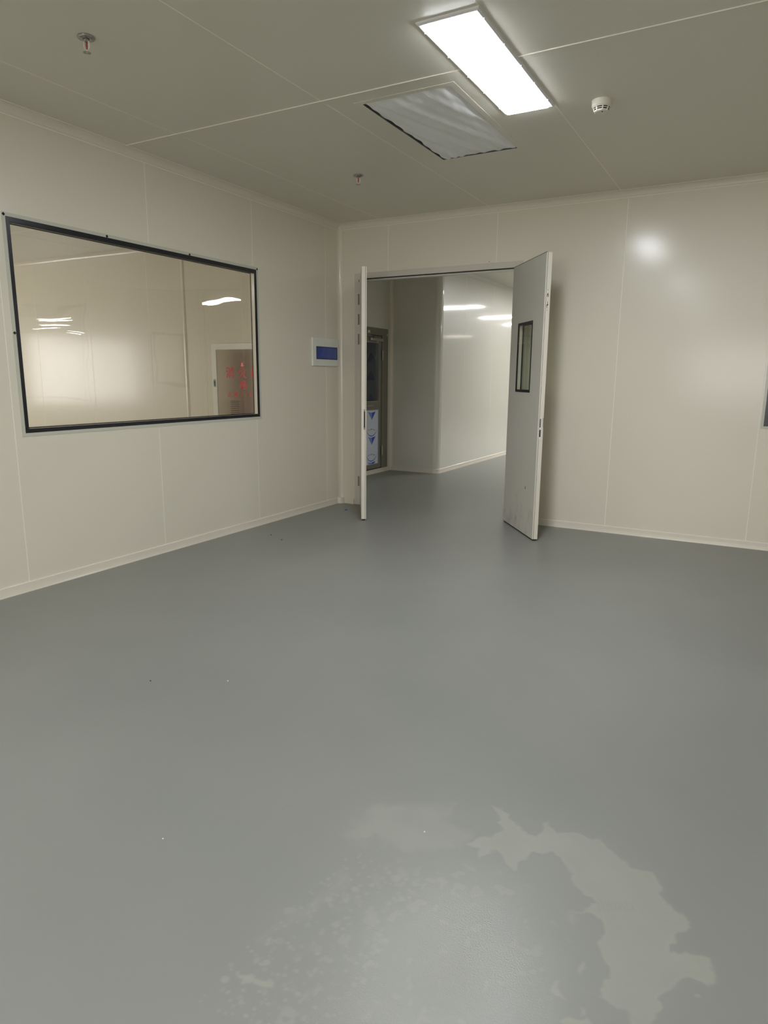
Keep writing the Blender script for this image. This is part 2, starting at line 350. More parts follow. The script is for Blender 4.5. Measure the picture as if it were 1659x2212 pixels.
# back wall: door opening, right-hand window hole
DX0, DX1, DZ = .215, 1.965, 2.405
WR = (4.038, 6.34, 1.004, 2.302)
bm = bmesh.new()
box(bm, -.045, DX0, 0, .05, 0, H); box(bm, DX0, DX1, 0, .05, DZ, H); box(bm, DX1, WR[0], 0, .05, 0, H)
box(bm, WR[0], WR[1], 0, .05, 0, WR[2]); box(bm, WR[0], WR[1], 0, .05, WR[3], H); box(bm, WR[1], HX, 0, .05, 0, H)
for x in (.585, 1.7297): vjoint_y(bm, x, 2.425, H-.03)
for x in (2.8703, 4.012): vjoint_y(bm, x, .05, H-.03)
for x in (5.16, 6.31): vjoint_y(bm, x, .05, .98); vjoint_y(bm, x, 2.33, H-.03)
struct('wall_back', bm, ['wall', 'joint'], 'cream panel wall facing the camera with the open double doorway', 'wall')
bm = bmesh.new(); box(bm, XR, XR+.05, YB, 0, 0, H); struct('wall_right', bm, 'wall', 'cream panel wall closing the room on the right', 'wall')
bm = bmesh.new(); box(bm, -.05, XR, YB-.05, YB, 0, H); struct('wall_behind', bm, 'wall', 'cream panel wall behind the camera', 'wall')
# ceiling of the room with the vent hole
VX0, VX1, VY0, VY1 = 1.835, 2.388, -2.595, -1.450
bm = bmesh.new()
box(bm, 0, VX0, YB, 0, H, H+.05); box(bm, VX1, XR, YB, 0, H, H+.05)
box(bm, VX0, VX1, YB, VY0, H, H+.05); box(bm, VX0, VX1, VY1, 0, H, H+.05)
box(bm, VX0-.02, VX1+.02, VY0-.02, VY1+.02, H+.09, H+.12)
for x in (.5186, 1.6533, 2.8111, 3.965, 5.12, 6.27):
    box(bm, x-JW/2, x+JW/2, YB, BB, H-.0006, H+.001, 1)
    box(bm, x-JW/2, x+JW/2, BT, 0, H-.0006, H+.001, 1)
struct('ceiling', bm, ['ceil', 'joint'], 'flat cream panel ceiling above the room', 'ceiling')
# batten between ceiling panels
bm = bmesh.new()
prism(bm, [(BB, H), (BB, H-.003), (BB+.004, H-.003), (BB+.01, H-.0012), (BT-.004, H-.0015), (BT, H-.0008), (BT, H)], 0.048, XR, lambda u, v, t: (t, u, v))
prism(bm, [(BB-.0005, H), (BB-.0005, H-.0045), (BB+.0025, H-.0045), (BB+.0025, H)], 0.048, XR, lambda u, v, t: (t, u, v), 1)
prism(bm, [(BB-6.0, H), (BB-6.0, H-.004), (BT-6.0, H-.001), (BT-6.0, H)], 0.048, XR, lambda u, v, t: (t, u, v))
struct('trim_1', bm, ['ceil', 'joint'], 'thin metal batten strip crossing the ceiling from left to right', 'trim')
# coves
def arc(c, n=10): return [(c-c*math.cos(math.pi/2*i/n), c-c*math.sin(math.pi/2*i/n)) for i in range(n+1)]
CV = .048
def lipbox(bm, kind, a, b, c=CV):
    w = .004
    if kind == 'left': box(bm, 0, .003, a, b, H-c-.0045-w, H-c-.0035, 1); box(bm, c+.003, c+.003+w, a, b, H-.003, H, 1)
    if kind == 'back': box(bm, a, b, -.003, 0, H-c-.0045-w, H-c-.0035, 1); box(bm, a, b, -c-.003-w, -c-.003, H-.003, H, 1)
def cove_prof(c=CV):   # u away from wall, v down from ceiling
    return [(0, 0), (0, c+.004), (.0015, c+.004), (.0015, c)]+[(c-c*math.cos(a), c-c*math.sin(a)) for a in [math.pi/2*i/10 for i in range(1, 10)]]+[(c, .0015), (c+.004, .0015), (c+.004, 0)]
bm = bmesh.new(); prism(bm, cove_prof(), YB, 0, lambda u, v, t: (u, t, H-v)); lipbox(bm, 'left', YB, -CV)
struct('trim_2', bm, ['pvc', 'joint'], 'rounded cove moulding between left wall and ceiling', 'trim', smooth=False)
bm = bmesh.new(); prism(bm, cove_prof(), 0, XR, lambda u, v, t: (t, -u, H-v)); lipbox(bm, 'back', CV, XR)
struct('trim_3', bm, ['pvc', 'joint'], 'rounded cove moulding between back wall and ceiling', 'trim')
bm = bmesh.new(); prism(bm, cove_prof(), .0, H, lambda u, v, t: (v, -u, t))
struct('trim_4', bm, 'pvc', 'upright cove moulding in the corner left of the doorway', 'trim')
# baseboards
BP = [(0, 0), (0, .060), (.003, .061), (.0055, .058), (.006, .053), (.0068, .03), (.009, .012), (.0125, 0)]
bm = bmesh.new(); prism(bm, BP, YB, 0, lambda u, v, t: (u, t, v))
for sgn in (1,):
    lathe(bm, [(.052, 0), (.051, .03), (.050, .058), (.046, .062), (.0, .062)], 24, (.012, -.012, 0))
box(bm, 0, .007, YB, 0, .058, .0625, 1)  # pale strip painting the highlight along the skirting lip
struct('baseboard_left', bm, ['pvc', 'joint'], 'cream skirting strip along the foot of the left wall', 'baseboard')
bm = bmesh.new(); prism(bm, BP, .0, .175, lambda u, v, t: (t, -u, v))
prism(bm, [(0, 0), (0, .064), (.012, .060), (.016, .03), (.018, 0)], .155, .185, lambda u, v, t: (t, -u, v))
prism(bm, BP, 1.985, XR, lambda u, v, t: (t, -u, v))
box(bm, 1.985, XR, -.007, 0, .058, .0625, 1)  # lip highlight in pale colour, back wall
struct('baseboard_back', bm, ['pvc', 'joint'], 'cream skirting strip along the foot of the back wall', 'baseboard')
bm = bmesh.new(); prism(bm, BP, YB, 0, lambda u, v, t: (XR-u, t, v))
struct('baseboard_right', bm, 'pvc', 'cream skirting strip along the foot of the right wall', 'baseboard')
bm = bmesh.new(); prism(bm, BP, 0, XR, lambda u, v, t: (t, YB+u, v))
struct('baseboard_behind', bm, 'pvc', 'cream skirting strip along the foot of the wall behind the camera', 'baseboard')

# ------------------------------------------------------------------ windows
def window(name, fn, u0, u1, z0, z1, label, clips, back=.045):
    """fn(u, z, t): t = distance out of the wall face into the room"""
    t = thing(name, label, 'window', kind='structure')
    bm = bmesh.new(); ringrect(bm, fn, u0-.014, u1+.014, z0-.012, z1+.014, .021, -.002, .003); link('window_frame', bm, 'alu', t)
    bm = bmesh.new(); ringrect(bm, fn, u0+.007, u1-.007, z0+.009, z1-.007, .026, -.004, .0015)
    p = [fn(u, z, d) for u in (u0+.034, u1-.034) for z in (z1-.042, z1-.032) for d in (-.012, -.004)]
    box(bm, min(q[0] for q in p), max(q[0] for q in p), min(q[1] for q in p), max(q[1] for q in p), z1-.042, z1-.032); link('glass_border', bm, 'black', t)
    bm = bmesh.new(); ringrect(bm, fn, u0+.007, u1-.007, z0+.009, z1-.007, .026, -back, -.004); link('window_reveal', bm, 'pvc', t)
    bm = bmesh.new(); ringrect(bm, fn, u0+.028, u1-.028, z0+.030, z1-.030, .012, -back+.002, -back+.005); link('rear_glass_border', bm, 'black', t)
    bm = bmesh.new(); ringrect(bm, fn, u0-.014, u1+.014, z0-.012, z1+.014, .033, -back-.004, -back+.002); link('rear_window_frame', bm, 'alu', t)
    a = (u0+.01, u1-.01, z0+.014, z1-.014)
    for nm, tt, m in (('glass_pane', -.001, 'glass'), ('rear_glass_pane', -back+.001, 'glass2')):
        bm = bmesh.new(); bm.faces.new([bm.verts.new(fn(u, z, tt)) for u, z in ((a[0], a[2]), (a[1], a[2]), (a[1], a[3]), (a[0], a[3]))]); link(nm, bm, m, t)
    for u, z in clips:
        bm = bmesh.new(); r = .0105
        prism(bm, [(u-r, z), (u, z-r), (u+r, z), (u, z+r)], .0025, .0045, lambda a_, b_, c_: fn(a_, b_, c_)); link('corner_screw', bm, 'dark', t)
    return t
fl = lambda u, z, t: (t, u, z)
window('window_1', fl, -3.640, -1.340, 1.004, 2.302, 'large black-bordered window in the left wall, its glass showing the next room',
       [(-3.643, 2.303), (-2.915, 2.303), (-2.147, 2.301), (-1.337, 2.301), (-3.643, 1.623)])
fb = lambda u, z, t: (u, -t, z)
window('window_2', fb, WR[0], WR[1], WR[2], WR[3], 'window in the back wall whose lower left corner shows at the right edge',
       [(WR[0]-.003, 2.303), (5.2, 2.303), (6.34, 2.303)], back=.05)

M['addglow'] = emit('added_pane_glow', (1, .985, .97), 8.5)  # unseen glowing panes, added for fill and for soft wall reflections
def added_glow_pane(name, fn, u0, u1, z0, z1, label):
    t = thing(name, label, 'window', kind='structure')
    bm = bmesh.new(); ringrect(bm, fn, u0, u1, z0, z1, .05, 0, .02); link('window_frame', bm, 'alu', t)
    bm = bmesh.new(); bm.faces.new([bm.verts.new(fn(u, z, .004)) for u, z in ((u0, z0), (u1, z0), (u1, z1), (u0, z1))]); link('glow_pane', bm, 'addglow', t)
added_glow_pane('added_glow_next', lambda u, z, t: (-7.5+t, u, z), -3.9, -1.4, .8, 2.1, 'unseen glowing pane added on the far side wall of the next room')
added_glow_pane('added_glow_rear', lambda u, z, t: (u, YB+t, z), 2.2, 5.0, .9, 2.3, 'unseen glowing pane added as fill on the wall behind the camera')

# ------------------------------------------------------------------ door frame and leaves
FX0, FX1, FZ = .196, 1.990, 2.424        # outer edge of the frame face
OX0, OX1, OZ = .262, 1.922, 2.370        # rebate edge
t = thing('trim_5', 'cream steel door frame around the open double doorway', 'door frame', kind='structure')
bm = bmesh.new()
def jamb(bm, a, b, y0, y1, z): box(bm, min(a, b), max(a, b), y0, y1, 0, z)
jamb(bm, FX0, OX0, -.006, .0, FZ); jamb(bm, OX1, FX1, -.006, .0, FZ); box(bm, OX0, OX1, -.006, 0, OZ, FZ)
jamb(bm, DX0, OX0, 0, .05, DZ); jamb(bm, OX1, DX1, 0, .05, DZ); box(bm, OX0, OX1, 0, .05, OZ, DZ)
jamb(bm, OX0, OX0+.018, .024, .075, OZ); jamb(bm, OX1-.018, OX1, .024, .075, OZ); box(bm, OX0, OX1, .024, .075, OZ-.022, OZ)
jamb(bm, FX0, OX0, .05, .075, FZ); jamb(bm, OX1, FX1, .05, .075, FZ); box(bm, OX0, OX1, .05, .075, OZ, FZ)
link('frame', bm, 'frame', t, bevel=.0015)
bm = bmesh.new(); box(bm, OX0, OX1, .012, .024, OZ-.007, OZ); box(bm, OX0, OX0+.006, .012, .024, 0, OZ); box(bm, OX1-.006, OX1, .012, .024, 0, OZ)
link('gasket', bm, 'rubber', t)
def hinge(parent, x, y, zc, h=.105, name='hinge'):
    bm = bmesh.new()
    box(bm, x-.013, x+.013, y-.0035, y, zc-h/2, zc+h/2, 0); box(bm, x-.0025, x+.0025, y-.006, y-.0035, zc-h/2+.004, zc+h/2-.004, 1)
    for s in (-1, 1): box(bm, x-.013, x+.013, y-.004, y-.0034, zc+s*(h/2-.002)-.0015, zc+s*(h/2-.002)+.0015, 1)
    lathe(bm, [(0, -h/2), (.006, -h/2), (.006, h/2), (0, h/2)], 12, (x+.012, y-.006, zc), 0)
    return link(name, bm, ['hingem', 'dark'], parent)
for z in (2.165, 1.965, 1.765, .262): hinge(t, .247, -.006, z)
for z in (2.165, 1.965, 1.765, .262): hinge(t, 1.937, -.006, z)
boxo('strike_slot', (.246, .251, -.0066, -.006, 2.335, 2.362), 'dark', t)
boxo('screw_hole', (.262, .268, -.0066, -.006, 1.253, 1.261), 'dark', t)
bm = bmesh.new(); lathe(bm, [(0, -.003), (.003, -.003), (.003, .003), (0, .003)], 8, (1.663, -.0045, 2.437)); tag(link('small_screw', bm, 'dark'), 'small dark screw head in the wall just above the doorway frame', 'screw')

# a leaf lies along local +x from its hinge; local +y is the passage side, thickness 45 mm
LW, LZ0, LZ1, LT = .82, .014, 2.364, .045
def leaf(name, label, hinge_loc, rotz, side, with_window):
    t = thing(name, label, 'door', hinge_loc, rotz, kind='structure')
    s = side                                   # +1: passage face at local +y, -1: at local -y
    Y = lambda a, b: (min(s*a, s*b), max(s*a, s*b))
    Z = Y if with_window else (lambda a, b: Y(LT-b, LT-a))      # edge profile mirrored on the other leaf
    bm = bmesh.new()
    wx0, wx1, wz0, wz1 = .195, .575, 1.255, 1.858
    def slab(x0, x1, z0, z1): a, b = Y(0, LT); box(bm, x0, x1, a, b, z0, z1)
    if with_window:
        slab(0, wx0, LZ0, LZ1); slab(wx1, LW-.0055, LZ0, LZ1); slab(wx0, wx1, LZ0, wz0); slab(wx0, wx1, wz1, LZ1)
    else: slab(0, LW-.0055, LZ0, LZ1)
    link('leaf_panel', bm, 'scuffed', t)
    bm = bmesh.new()
    a, b = Y(.012, LT+.0005)
    def ed(ya, yb, xa, xb, za=LZ0, zb=LZ1, mi=0):
        p, q = Z(ya, yb); box(bm, xa, xb, p, q, za, zb, mi)
    # narrow lip, dark groove, wide face: seen edge-on
    ed(-.0006, .008, LW-.0055, LW)
    if with_window:
        ed(.0115, LT+.0005, LW-.004, LW+.0005, LZ0, .975); ed(.0115, LT-.006, LW-.004, LW+.0005, .975, 1.052)
        ed(.0115, LT+.0005, LW-.004, LW+.0005, 1.052, LZ1)
    else:
        ed(.011, LT+.0005, LW-.004, LW+.0005)
    link('edge_strip', bm, 'edge', t)
    bm = bmesh.new(); p, q = Z(.008, .0115); box(bm, LW-.0055, LW-.0035, p, q, LZ0, LZ1); link('edge_gasket', bm, 'rubber', t)
    bm = bmesh.new(); p, q = Y(.006, .038); box(bm, .01, LW-.006, p, q, .002, LZ0+.002); link('bottom_seal', bm, 'rubber', t)
    bm = bmesh.new(); p, q = Y(.000, .006); box(bm, .0, LW, p, q, LZ1, LZ1+.004); link('top_seal', bm, 'rubber', t)
    if with_window:
        for yy in (0, 1):
            fn = (lambda u, v, d: (u, -s*d, v)) if not yy else (lambda u, v, d: (u, s*(LT+d), v))
            bm = bmesh.new(); ringrect(bm, fn, wx0, wx1, wz0, wz1, .022, -.006, .0015); link('vision_panel_border', bm, 'black', t)
            if yy: bm = bmesh.new(); ringrect(bm, fn, wx0, wx1, wz0, wz1, .008, -LT+.003, -.003); link('vision_panel_reveal', bm, 'pvc', t)
            bm = bmesh.new(); bm.faces.new([bm.verts.new(fn(u, v, .0003)) for u, v in ((wx0+.01, wz0+.01), (wx1-.01, wz0+.01), (wx1-.01, wz1-.01), (wx0+.01, wz1-.01))])
            link('vision_panel_glass', bm, 'vision', t)
        # lock hardware on the free edge
        bm = bmesh.new(); p, q = Y(.0135, .0335); box(bm, LW-.001, LW+.002, p, q, 1.905, 2.085, 0); link('bolt_plate', bm, 'edge', t, bevel=.0008)
        def mk(ya, yb, za, zb):
            bm = bmesh.new(); p, q = Y(ya, yb); box(bm, LW+.0015, LW+.0027, p, q, za, zb); link('bolt_slot', bm, 'dark', t)
        mk(.020, .026, 2.035, 2.050); mk(.017, .0205, 2.020, 2.040); mk(.026, .030, 2.020, 2.038)
        mk(.0225, .026, 1.955, 1.985); mk(.018, .023, 1.945, 1.962); mk(.0255, .030, 1.955, 1.965); mk(.019, .022, 1.932, 1.945)
        for zc in (2.075, 1.916):
            bm = bmesh.new(); p, q = Y(.021, .026); box(bm, LW+.0015, LW+.003, p, q, zc-.003, zc+.003); link('plate_screw', bm, 'chrome', t)
        bm = bmesh.new(); p, q = Y(.0105, .0285); box(bm, LW-.001, LW+.0025, p, q, .875, 1.060); link('lock_plate', bm, 'whitecool', t, bevel=.0008)
        bm = bmesh.new(); p, q = Y(.0125, .0215); box(bm, LW+.001, LW+.0033, p, q, .975, 1.045); link('lock_slot', bm, 'dark', t)
        bm = bmesh.new(); p, q = Y(.0125, .0235); box(bm, LW+.001, LW+.0033, p, q, .895, .955); link('lock_slot', bm, 'dark', t)
        p, q = Y(.0145, .0175); boxo('latch', (LW+.002, LW+.006, p, q, .98, 1.04), 'chrome', t)
        # dent and rub mark low on the leaf
        bm = bmesh.new(); f2 = lambda u, v, d: (u, -s*d, v)
        prism(bm, [(.578, .442), (.583, .444), (.586, .430), (.594, .420), (.590, .416), (.579, .418)], .0002, .0012, f2); link('dark_chip_mark', bm, 'dark', t)
    else:
        bm = bmesh.new(); p, q = Z(.0120, .024); box(bm, LW-.001, LW+.0022, p, q, .885, 1.075); link('strike_plate', bm, 'chrome', t)
        bm = bmesh.new(); p, q = Z(.0125, .022); box(bm, LW+.001, LW+.0026, p, q, .905, 1.055); link('strike_slot', bm, 'dark', t)
    return t
angR = math.atan2(-.8, .6)
leaf('door_1', 'right-hand door leaf standing open, with a narrow black-bordered vision panel', (1.910, -.02, 0), angR, 1, True)
aL = .532; angL = math.atan2(-math.sqrt(1-aL*aL), aL)
leaf('door_2', 'left-hand door leaf swung open and seen edge-on at the doorway', (.27, -.02, 0), angL, 1, False)

# ------------------------------------------------------------------ hall beyond the doorway
AY, AX, CX = 2.670, -.83, -.04
bm = bmesh.new(); box(bm, AX-.05, AX, .05, 1.30, 0, H); box(bm, AX-.05, AX, 2.565, AY+.0, 0, H); box(bm, AX-.05, AX, 1.30, 2.565, 2.055, H)
struct('wall_corridor_left', bm, 'hall', 'pale wall of the passage holding the grey steel door', 'wall')
bm = bmesh.new(); box(bm, AX-.05, CX-.085, AY, AY+.05, 0, H)
struct('wall_corridor_end', bm, 'hall', 'shaded grey wall facing the doorway inside the passage', 'wall')
bm = bmesh.new(); box(bm, CX-.05, CX, AY+.085, HY, 0, H)
for y in (3.575, 4.765, 5.94, 7.1): vjoint_x(bm, y, .06, H-.03, CX)
struct('wall_hall', bm, ['hall', 'joint'], 'bright glossy wall running away beyond the doorway', 'wall')
bm = bmesh.new(); box(bm, CX, HX, HY, HY+.05, 0, H); struct('wall_hall_end', bm, 'hall', 'far end wall of the hall beyond the doorway', 'wall')
bm = bmesh.new(); box(bm, HX, HX+.05, 0, HY, 0, H); struct('wall_hall_right', bm, 'hall', 'far right wall of the hall beyond the doorway', 'wall')
bm = bmesh.new(); box(bm, AX-.05, HX, .05, HY, H, H+.05); struct('ceiling_hall', bm, 'ceil', 'pale ceiling of the hall beyond the doorway', 'ceiling')
# rounded outer corner post, cove strips
bm = bmesh.new(); r = .05
r = .09
pr = [(-r, .02), (-r, -.003), (-r+.006, -.003), (-r+.006, -.001)]+[(-.084+.085*math.sin(a), .084-.085*math.cos(a)) for a in [math.pi/2*i/12 for i in range(13)]]+[(.001, r-.006), (.003, r-.006), (.003, r), (-.02, r)]
prism(bm, [(CX+u, AY+v) for u, v in pr], 0, H, lambda u, v, t_: (u, v, t_))
struct('trim_6', bm, 'hall', 'pale rounded corner moulding between the shaded and the bright wall', 'trim')
bm = bmesh.new(); prism(bm, cove_prof(.05), 0, H, lambda u, v, t_: (AX+v, AY-u, t_))
struct('trim_7', bm, 'pvc', 'upright cove moulding beside the grey steel door', 'trim')
bm = bmesh.new(); prism(bm, cove_prof(), AY+.05, HY, lambda u, v, t_: (CX+u, t_, H-v)); prism(bm, cove_prof(), AX, CX, lambda u, v, t_: (t_, AY-u, H-v)); prism(bm, cove_prof(), .05, AY, lambda u, v, t_: (AX+u, t_, H-v))
struct('trim_8', bm, 'hall', 'cove moulding under the ceiling of the hall', 'trim')
bm = bmesh.new(); prism(bm, BP, AY+.075, HY, lambda u, v, t_: (CX+u, t_, v)); prism(bm, BP, AX, CX-.075, lambda u, v, t_: (t_, AY-u, v)); prism(bm, BP, .05, AY, lambda u, v, t_: (AX+u, t_, v))
lathe(bm, [(.098, 0), (.095, .012), (.093, .03), (.092, .060), (.088, .064), (0, .064)], 40, (CX-.084, AY+.084, 0))
struct('baseboard_hall', bm, 'pvc', 'pale skirting strip along the passage and hall walls', 'baseboard')

# grey steel door in the passage
def steel_door():
    t = thing('door_3', 'olive-grey steel door with dark glass and blue-printed film in the passage', 'door', (AX, 0, 0), kind='structure')
    b = lambda name, x0, x1, y0, y1, z0, z1, m, par=t, bv=0: boxo(name, (x0, x1, y0, y1, z0, z1), m, par, bv)
    bm = bmesh.new(); box(bm, -.05, .014, 2.392, 2.563, .062, 2.053); box(bm, -.05, .014, 1.302, 1.47, .062, 2.053); box(bm, -.05, .014, 1.47, 2.392, 1.955, 2.053)
    link('door_frame', bm, 'darkframe', t, bevel=.002)
    bm = bmesh.new(); y0, y1 = 1.478, 2.386
    box(bm, -.045, .004, y0, y1, .075, .142); box(bm, -.045, .004, 1.57, 2.310, .915, 1.040); box(bm, -.045, .004, y0, y1, 1.850, 1.945)
    box(bm, -.045, .004, y0, 1.57, .142, 1.85); box(bm, -.045, .004, 2.310, y1, .142, 1.85)
    lf = link('door_leaf', bm, 'darkframe', t, bevel=.0015)
    b('leaf_gap', .0, .0045, 2.3865, 2.3915, .075, 1.95, 'dark')
    b('upper_glass', -.03, -.02, 1.57, 2.310, 1.04, 1.85, 'darkglass')
    pn = b('lower_panel', -.030, -.004, 1.57, 2.310, .142, .915, 'film')
    bm = bmesh.new(); ringrect(bm, lambda u, v, d: (d, u, v), 1.564, 2.316, 1.034, 1.856, .009, -.02, .0055); ringrect(bm, lambda u, v, d: (d, u, v), 1.564, 2.316, .136, .921, .007, -.02, .005); link('glazing_bead', bm, 'steel', t)
    F = lambda u, v, d: (d, u, v)
    for yc in (2.129, 1.72):
        for zt in (.895, .541, .181):
            bmL, bmD, bmA, bmT = bmesh.new(), bmesh.new(), bmesh.new(), bmesh.new()
            zb = max(zt-.118, .146); k = (zt-zb)/.118
            # inverted triangle: pale left half, deep blue right half, curved top
            hl = .105
            def top(a): return zt-.014+(a/hl)**2*.014
            xs_ = [-hl+hl*i/6 for i in range(7)]
            prism(bmL, [(yc+a, top(a)) for a in xs_]+([(yc, zb)] if k > .99 else [(yc, zb), (yc-hl*(1-k), zb)]), -.0036, -.0030, F)
            xs2 = [hl*i/6 for i in range(7)]
            prism(bmD, [(yc+a+.004, top(a)) for a in xs2]+([(yc+.004, zb)] if k > .99 else [(yc+hl*(1-k), zb), (yc+.004, zb)]), -.0036, -.0030, F)
            # arc above
            R, n = .165, 14; z0c = zt+.165
            A = [(yc+R*math.sin(q), z0c-R*math.cos(q)) for q in [-1.15+2.3*i/n for i in range(n+1)]]
            B = [(yc+(R-.012*math.cos(q*1.2))*math.sin(q), z0c-(R-.012*math.cos(q*1.2))*math.cos(q)) for q in [1.15-2.3*i/n for i in range(n+1)]]
            pts = [p for p in A+B if p[1] < .913]
            if len(pts) > 4 and zt < .8: prism(bmA, A+B, -.0036, -.0031, F)
            if zt < .8:
                # small upside-down print line
                for i in range(11):
                    if i in (2, 7): continue
                    a = yc-.10+.018*i; h = .010+.004*((i*7) % 3); zz = zt+.085+.012*math.sin(i*.35)
                    prism(bmT, [(a, zz), (a+.011, zz+.001), (a+.009, zz+h), (a+.003, zz+h)], -.0036, -.0031, F)
            link('pale_triangle_print', bmL, 'lightblue', pn); link('blue_triangle_print', bmD, 'bluetri', pn)
            if zt < .8: link('blue_arc_print', bmA, 'bluetri', pn); link('small_print_line', bmT, 'darkblue', pn)
            else: bmA.free(); bmT.free()
    for yc in (2.115, 1.72):
        for zt in (1.72, 1.46, 1.145):
            bm = bmesh.new(); prism(bm, [(yc-.11, zt-.13), (yc+.13, zt-.13), (yc+.075, zt-.06), (yc+.01, zt)], -.0199, -.0192, F)
            link('dark_film_print', bm, 'darkblue', t)
    # hinges
    for z in (1.683, .320):
        bm = bmesh.new(); box(bm, .0, .018, 2.384, 2.398, z-.067, z+.067, 0); box(bm, .012, .0185, 2.369, 2.3775, z-.067, z+.067, 1); box(bm, .014, .020, 2.400, 2.420, z-.067, z+.067, 0)
        link('hinge', bm, ['hingem', 'dark'], t)
    bm = bmesh.new(); box(bm, .004, .048, 2.03, 2.375, 1.872, 1.912); link('closer_body', bm, 'steel', t, bevel=.008)
    bm = bmesh.new(); box(bm, .02, .034, 1.86, 2.19, 1.932, 1.942); box(bm, .014, .030, 2.14, 2.175, 1.912, 1.938); box(bm, .014, .022, 1.80, 2.05, 1.945, 1.975); link('closer_arm', bm, 'darkframe', t, bevel=.003)
    b('closer_cap', .048, .053, 2.17, 2.22, 1.862, 1.880, 'chrome', bv=.003)
    b('frame_bead', .014, .020, 2.525, 2.540, 1.955, 1.985, 'white')
    b('paper_sticker', .014, .0152, 1.985, 2.045, 1.970, 2.010, 'white')
    hd = b('door_handle', .030, .044, 1.93, 2.105, .972, .986, 'steel', bv=.004)
    b('handle_stem', .004, .040, 2.075, 2.095, .970, .988, 'steel', bv=.003)
    return t
steel_door()
# ------------------------------------------------------------------ room next door, behind the left window
NX, NY = -7.5, -9.0
bm = bmesh.new(); box(bm, NX, -.045, 0, .05, 0, H)
for x in (-1.10, -2.853, -3.968, -5.1): vjoint_y(bm, x, .05, H-.04)
struct('wall_next_back', bm, ['wall', 'joint'], 'cream wall seen through the left window, holding the fire hydrant cabinet', 'wall')
bm = bmesh.new(); box(bm, NX-.05, NX, NY, .05, 0, H)
struct('wall_next_left', bm, 'wall', 'far left wall of the next room', 'wall')
bm = bmesh.new(); box(bm, NX, -.045, NY-.05, NY, 0, H)
struct('wall_next_front', bm, 'wall', 'near end wall of the next room', 'wall')
bm = bmesh.new(); box(bm, NX, -.045, NY, 0, H, H+.05)
for x in (-1.2, -2.35, -3.5, -4.65): box(bm, x-JW/2, x+JW/2, NY, 0, H-.0006, H+.001, 1)
box(bm, NX, -.045, -1.32, -1.31, H-.0008, H+.001, 1)
struct('ceiling_next', bm, ['ceil', 'joint'], 'ceiling of the next room seen through the left window', 'ceiling')
bm = bmesh.new(); prism(bm, cove_prof(), NX, -.045, lambda u, v, t_: (t_, -u, H-v)); prism(bm, cove_prof(), NY, 0, lambda u, v, t_: (-.045-u, t_, H-v)); prism(bm, cove_prof(), NY, 0, lambda u, v, t_: (NX+u, t_, H-v))
struct('trim_9', bm, 'pvc', 'cove moulding under the ceiling of the next room', 'trim')
bm = bmesh.new(); prism(bm, [(.022+.022*math.cos(q), -.011*math.sin(q)) for q in [math.pi*i/12 for i in range(13)]], .0, H-.04, lambda u, v, t_: (-2.262+u, v, t_))
struct('trim_10', bm, 'pvc', 'upright pale joint strip on the wall left of the hydrant cabinet', 'trim')
bm = bmesh.new(); prism(bm, BP, NX, -.045, lambda u, v, t_: (t_, -u, v)); prism(bm, BP, NY, 0, lambda u, v, t_: (NX+u, t_, v))
struct('baseboard_next', bm, 'pvc', 'skirting strip along the next room', 'baseboard')
t = thing('added_red_door', 'unseen dark red door added in the next room to tint the cabinet reflection', 'door', (NX, -7.15, 0), kind='structure')  # not in view, added so the cabinet steel reflects dark red
boxo('door_leaf', (0, .02, -.40, .40, .01, 2.05), 'redprop', t)
bm = bmesh.new(); box(bm, 0, .03, -.46, -.40, 0, 2.11); box(bm, 0, .03, .40, .46, 0, 2.11); box(bm, 0, .03, -.40, .40, 2.05, 2.11); link('door_frame', bm, 'frame', t)
boxo('door_handle', (.02, .06, .28, .31, .95, 1.08), 'chrome', t)
# cream hatch panel between the strip and the seam
bm = bmesh.new(); ringrect(bm, lambda u, v, d: (u, -d, v), -2.84, -2.29, 1.235, 1.885, .008, 0, .0012)
tag(link('access_panel', bm, 'wall'), 'flush cream access panel outline seen through the left window, left of the cabinet', 'panel')

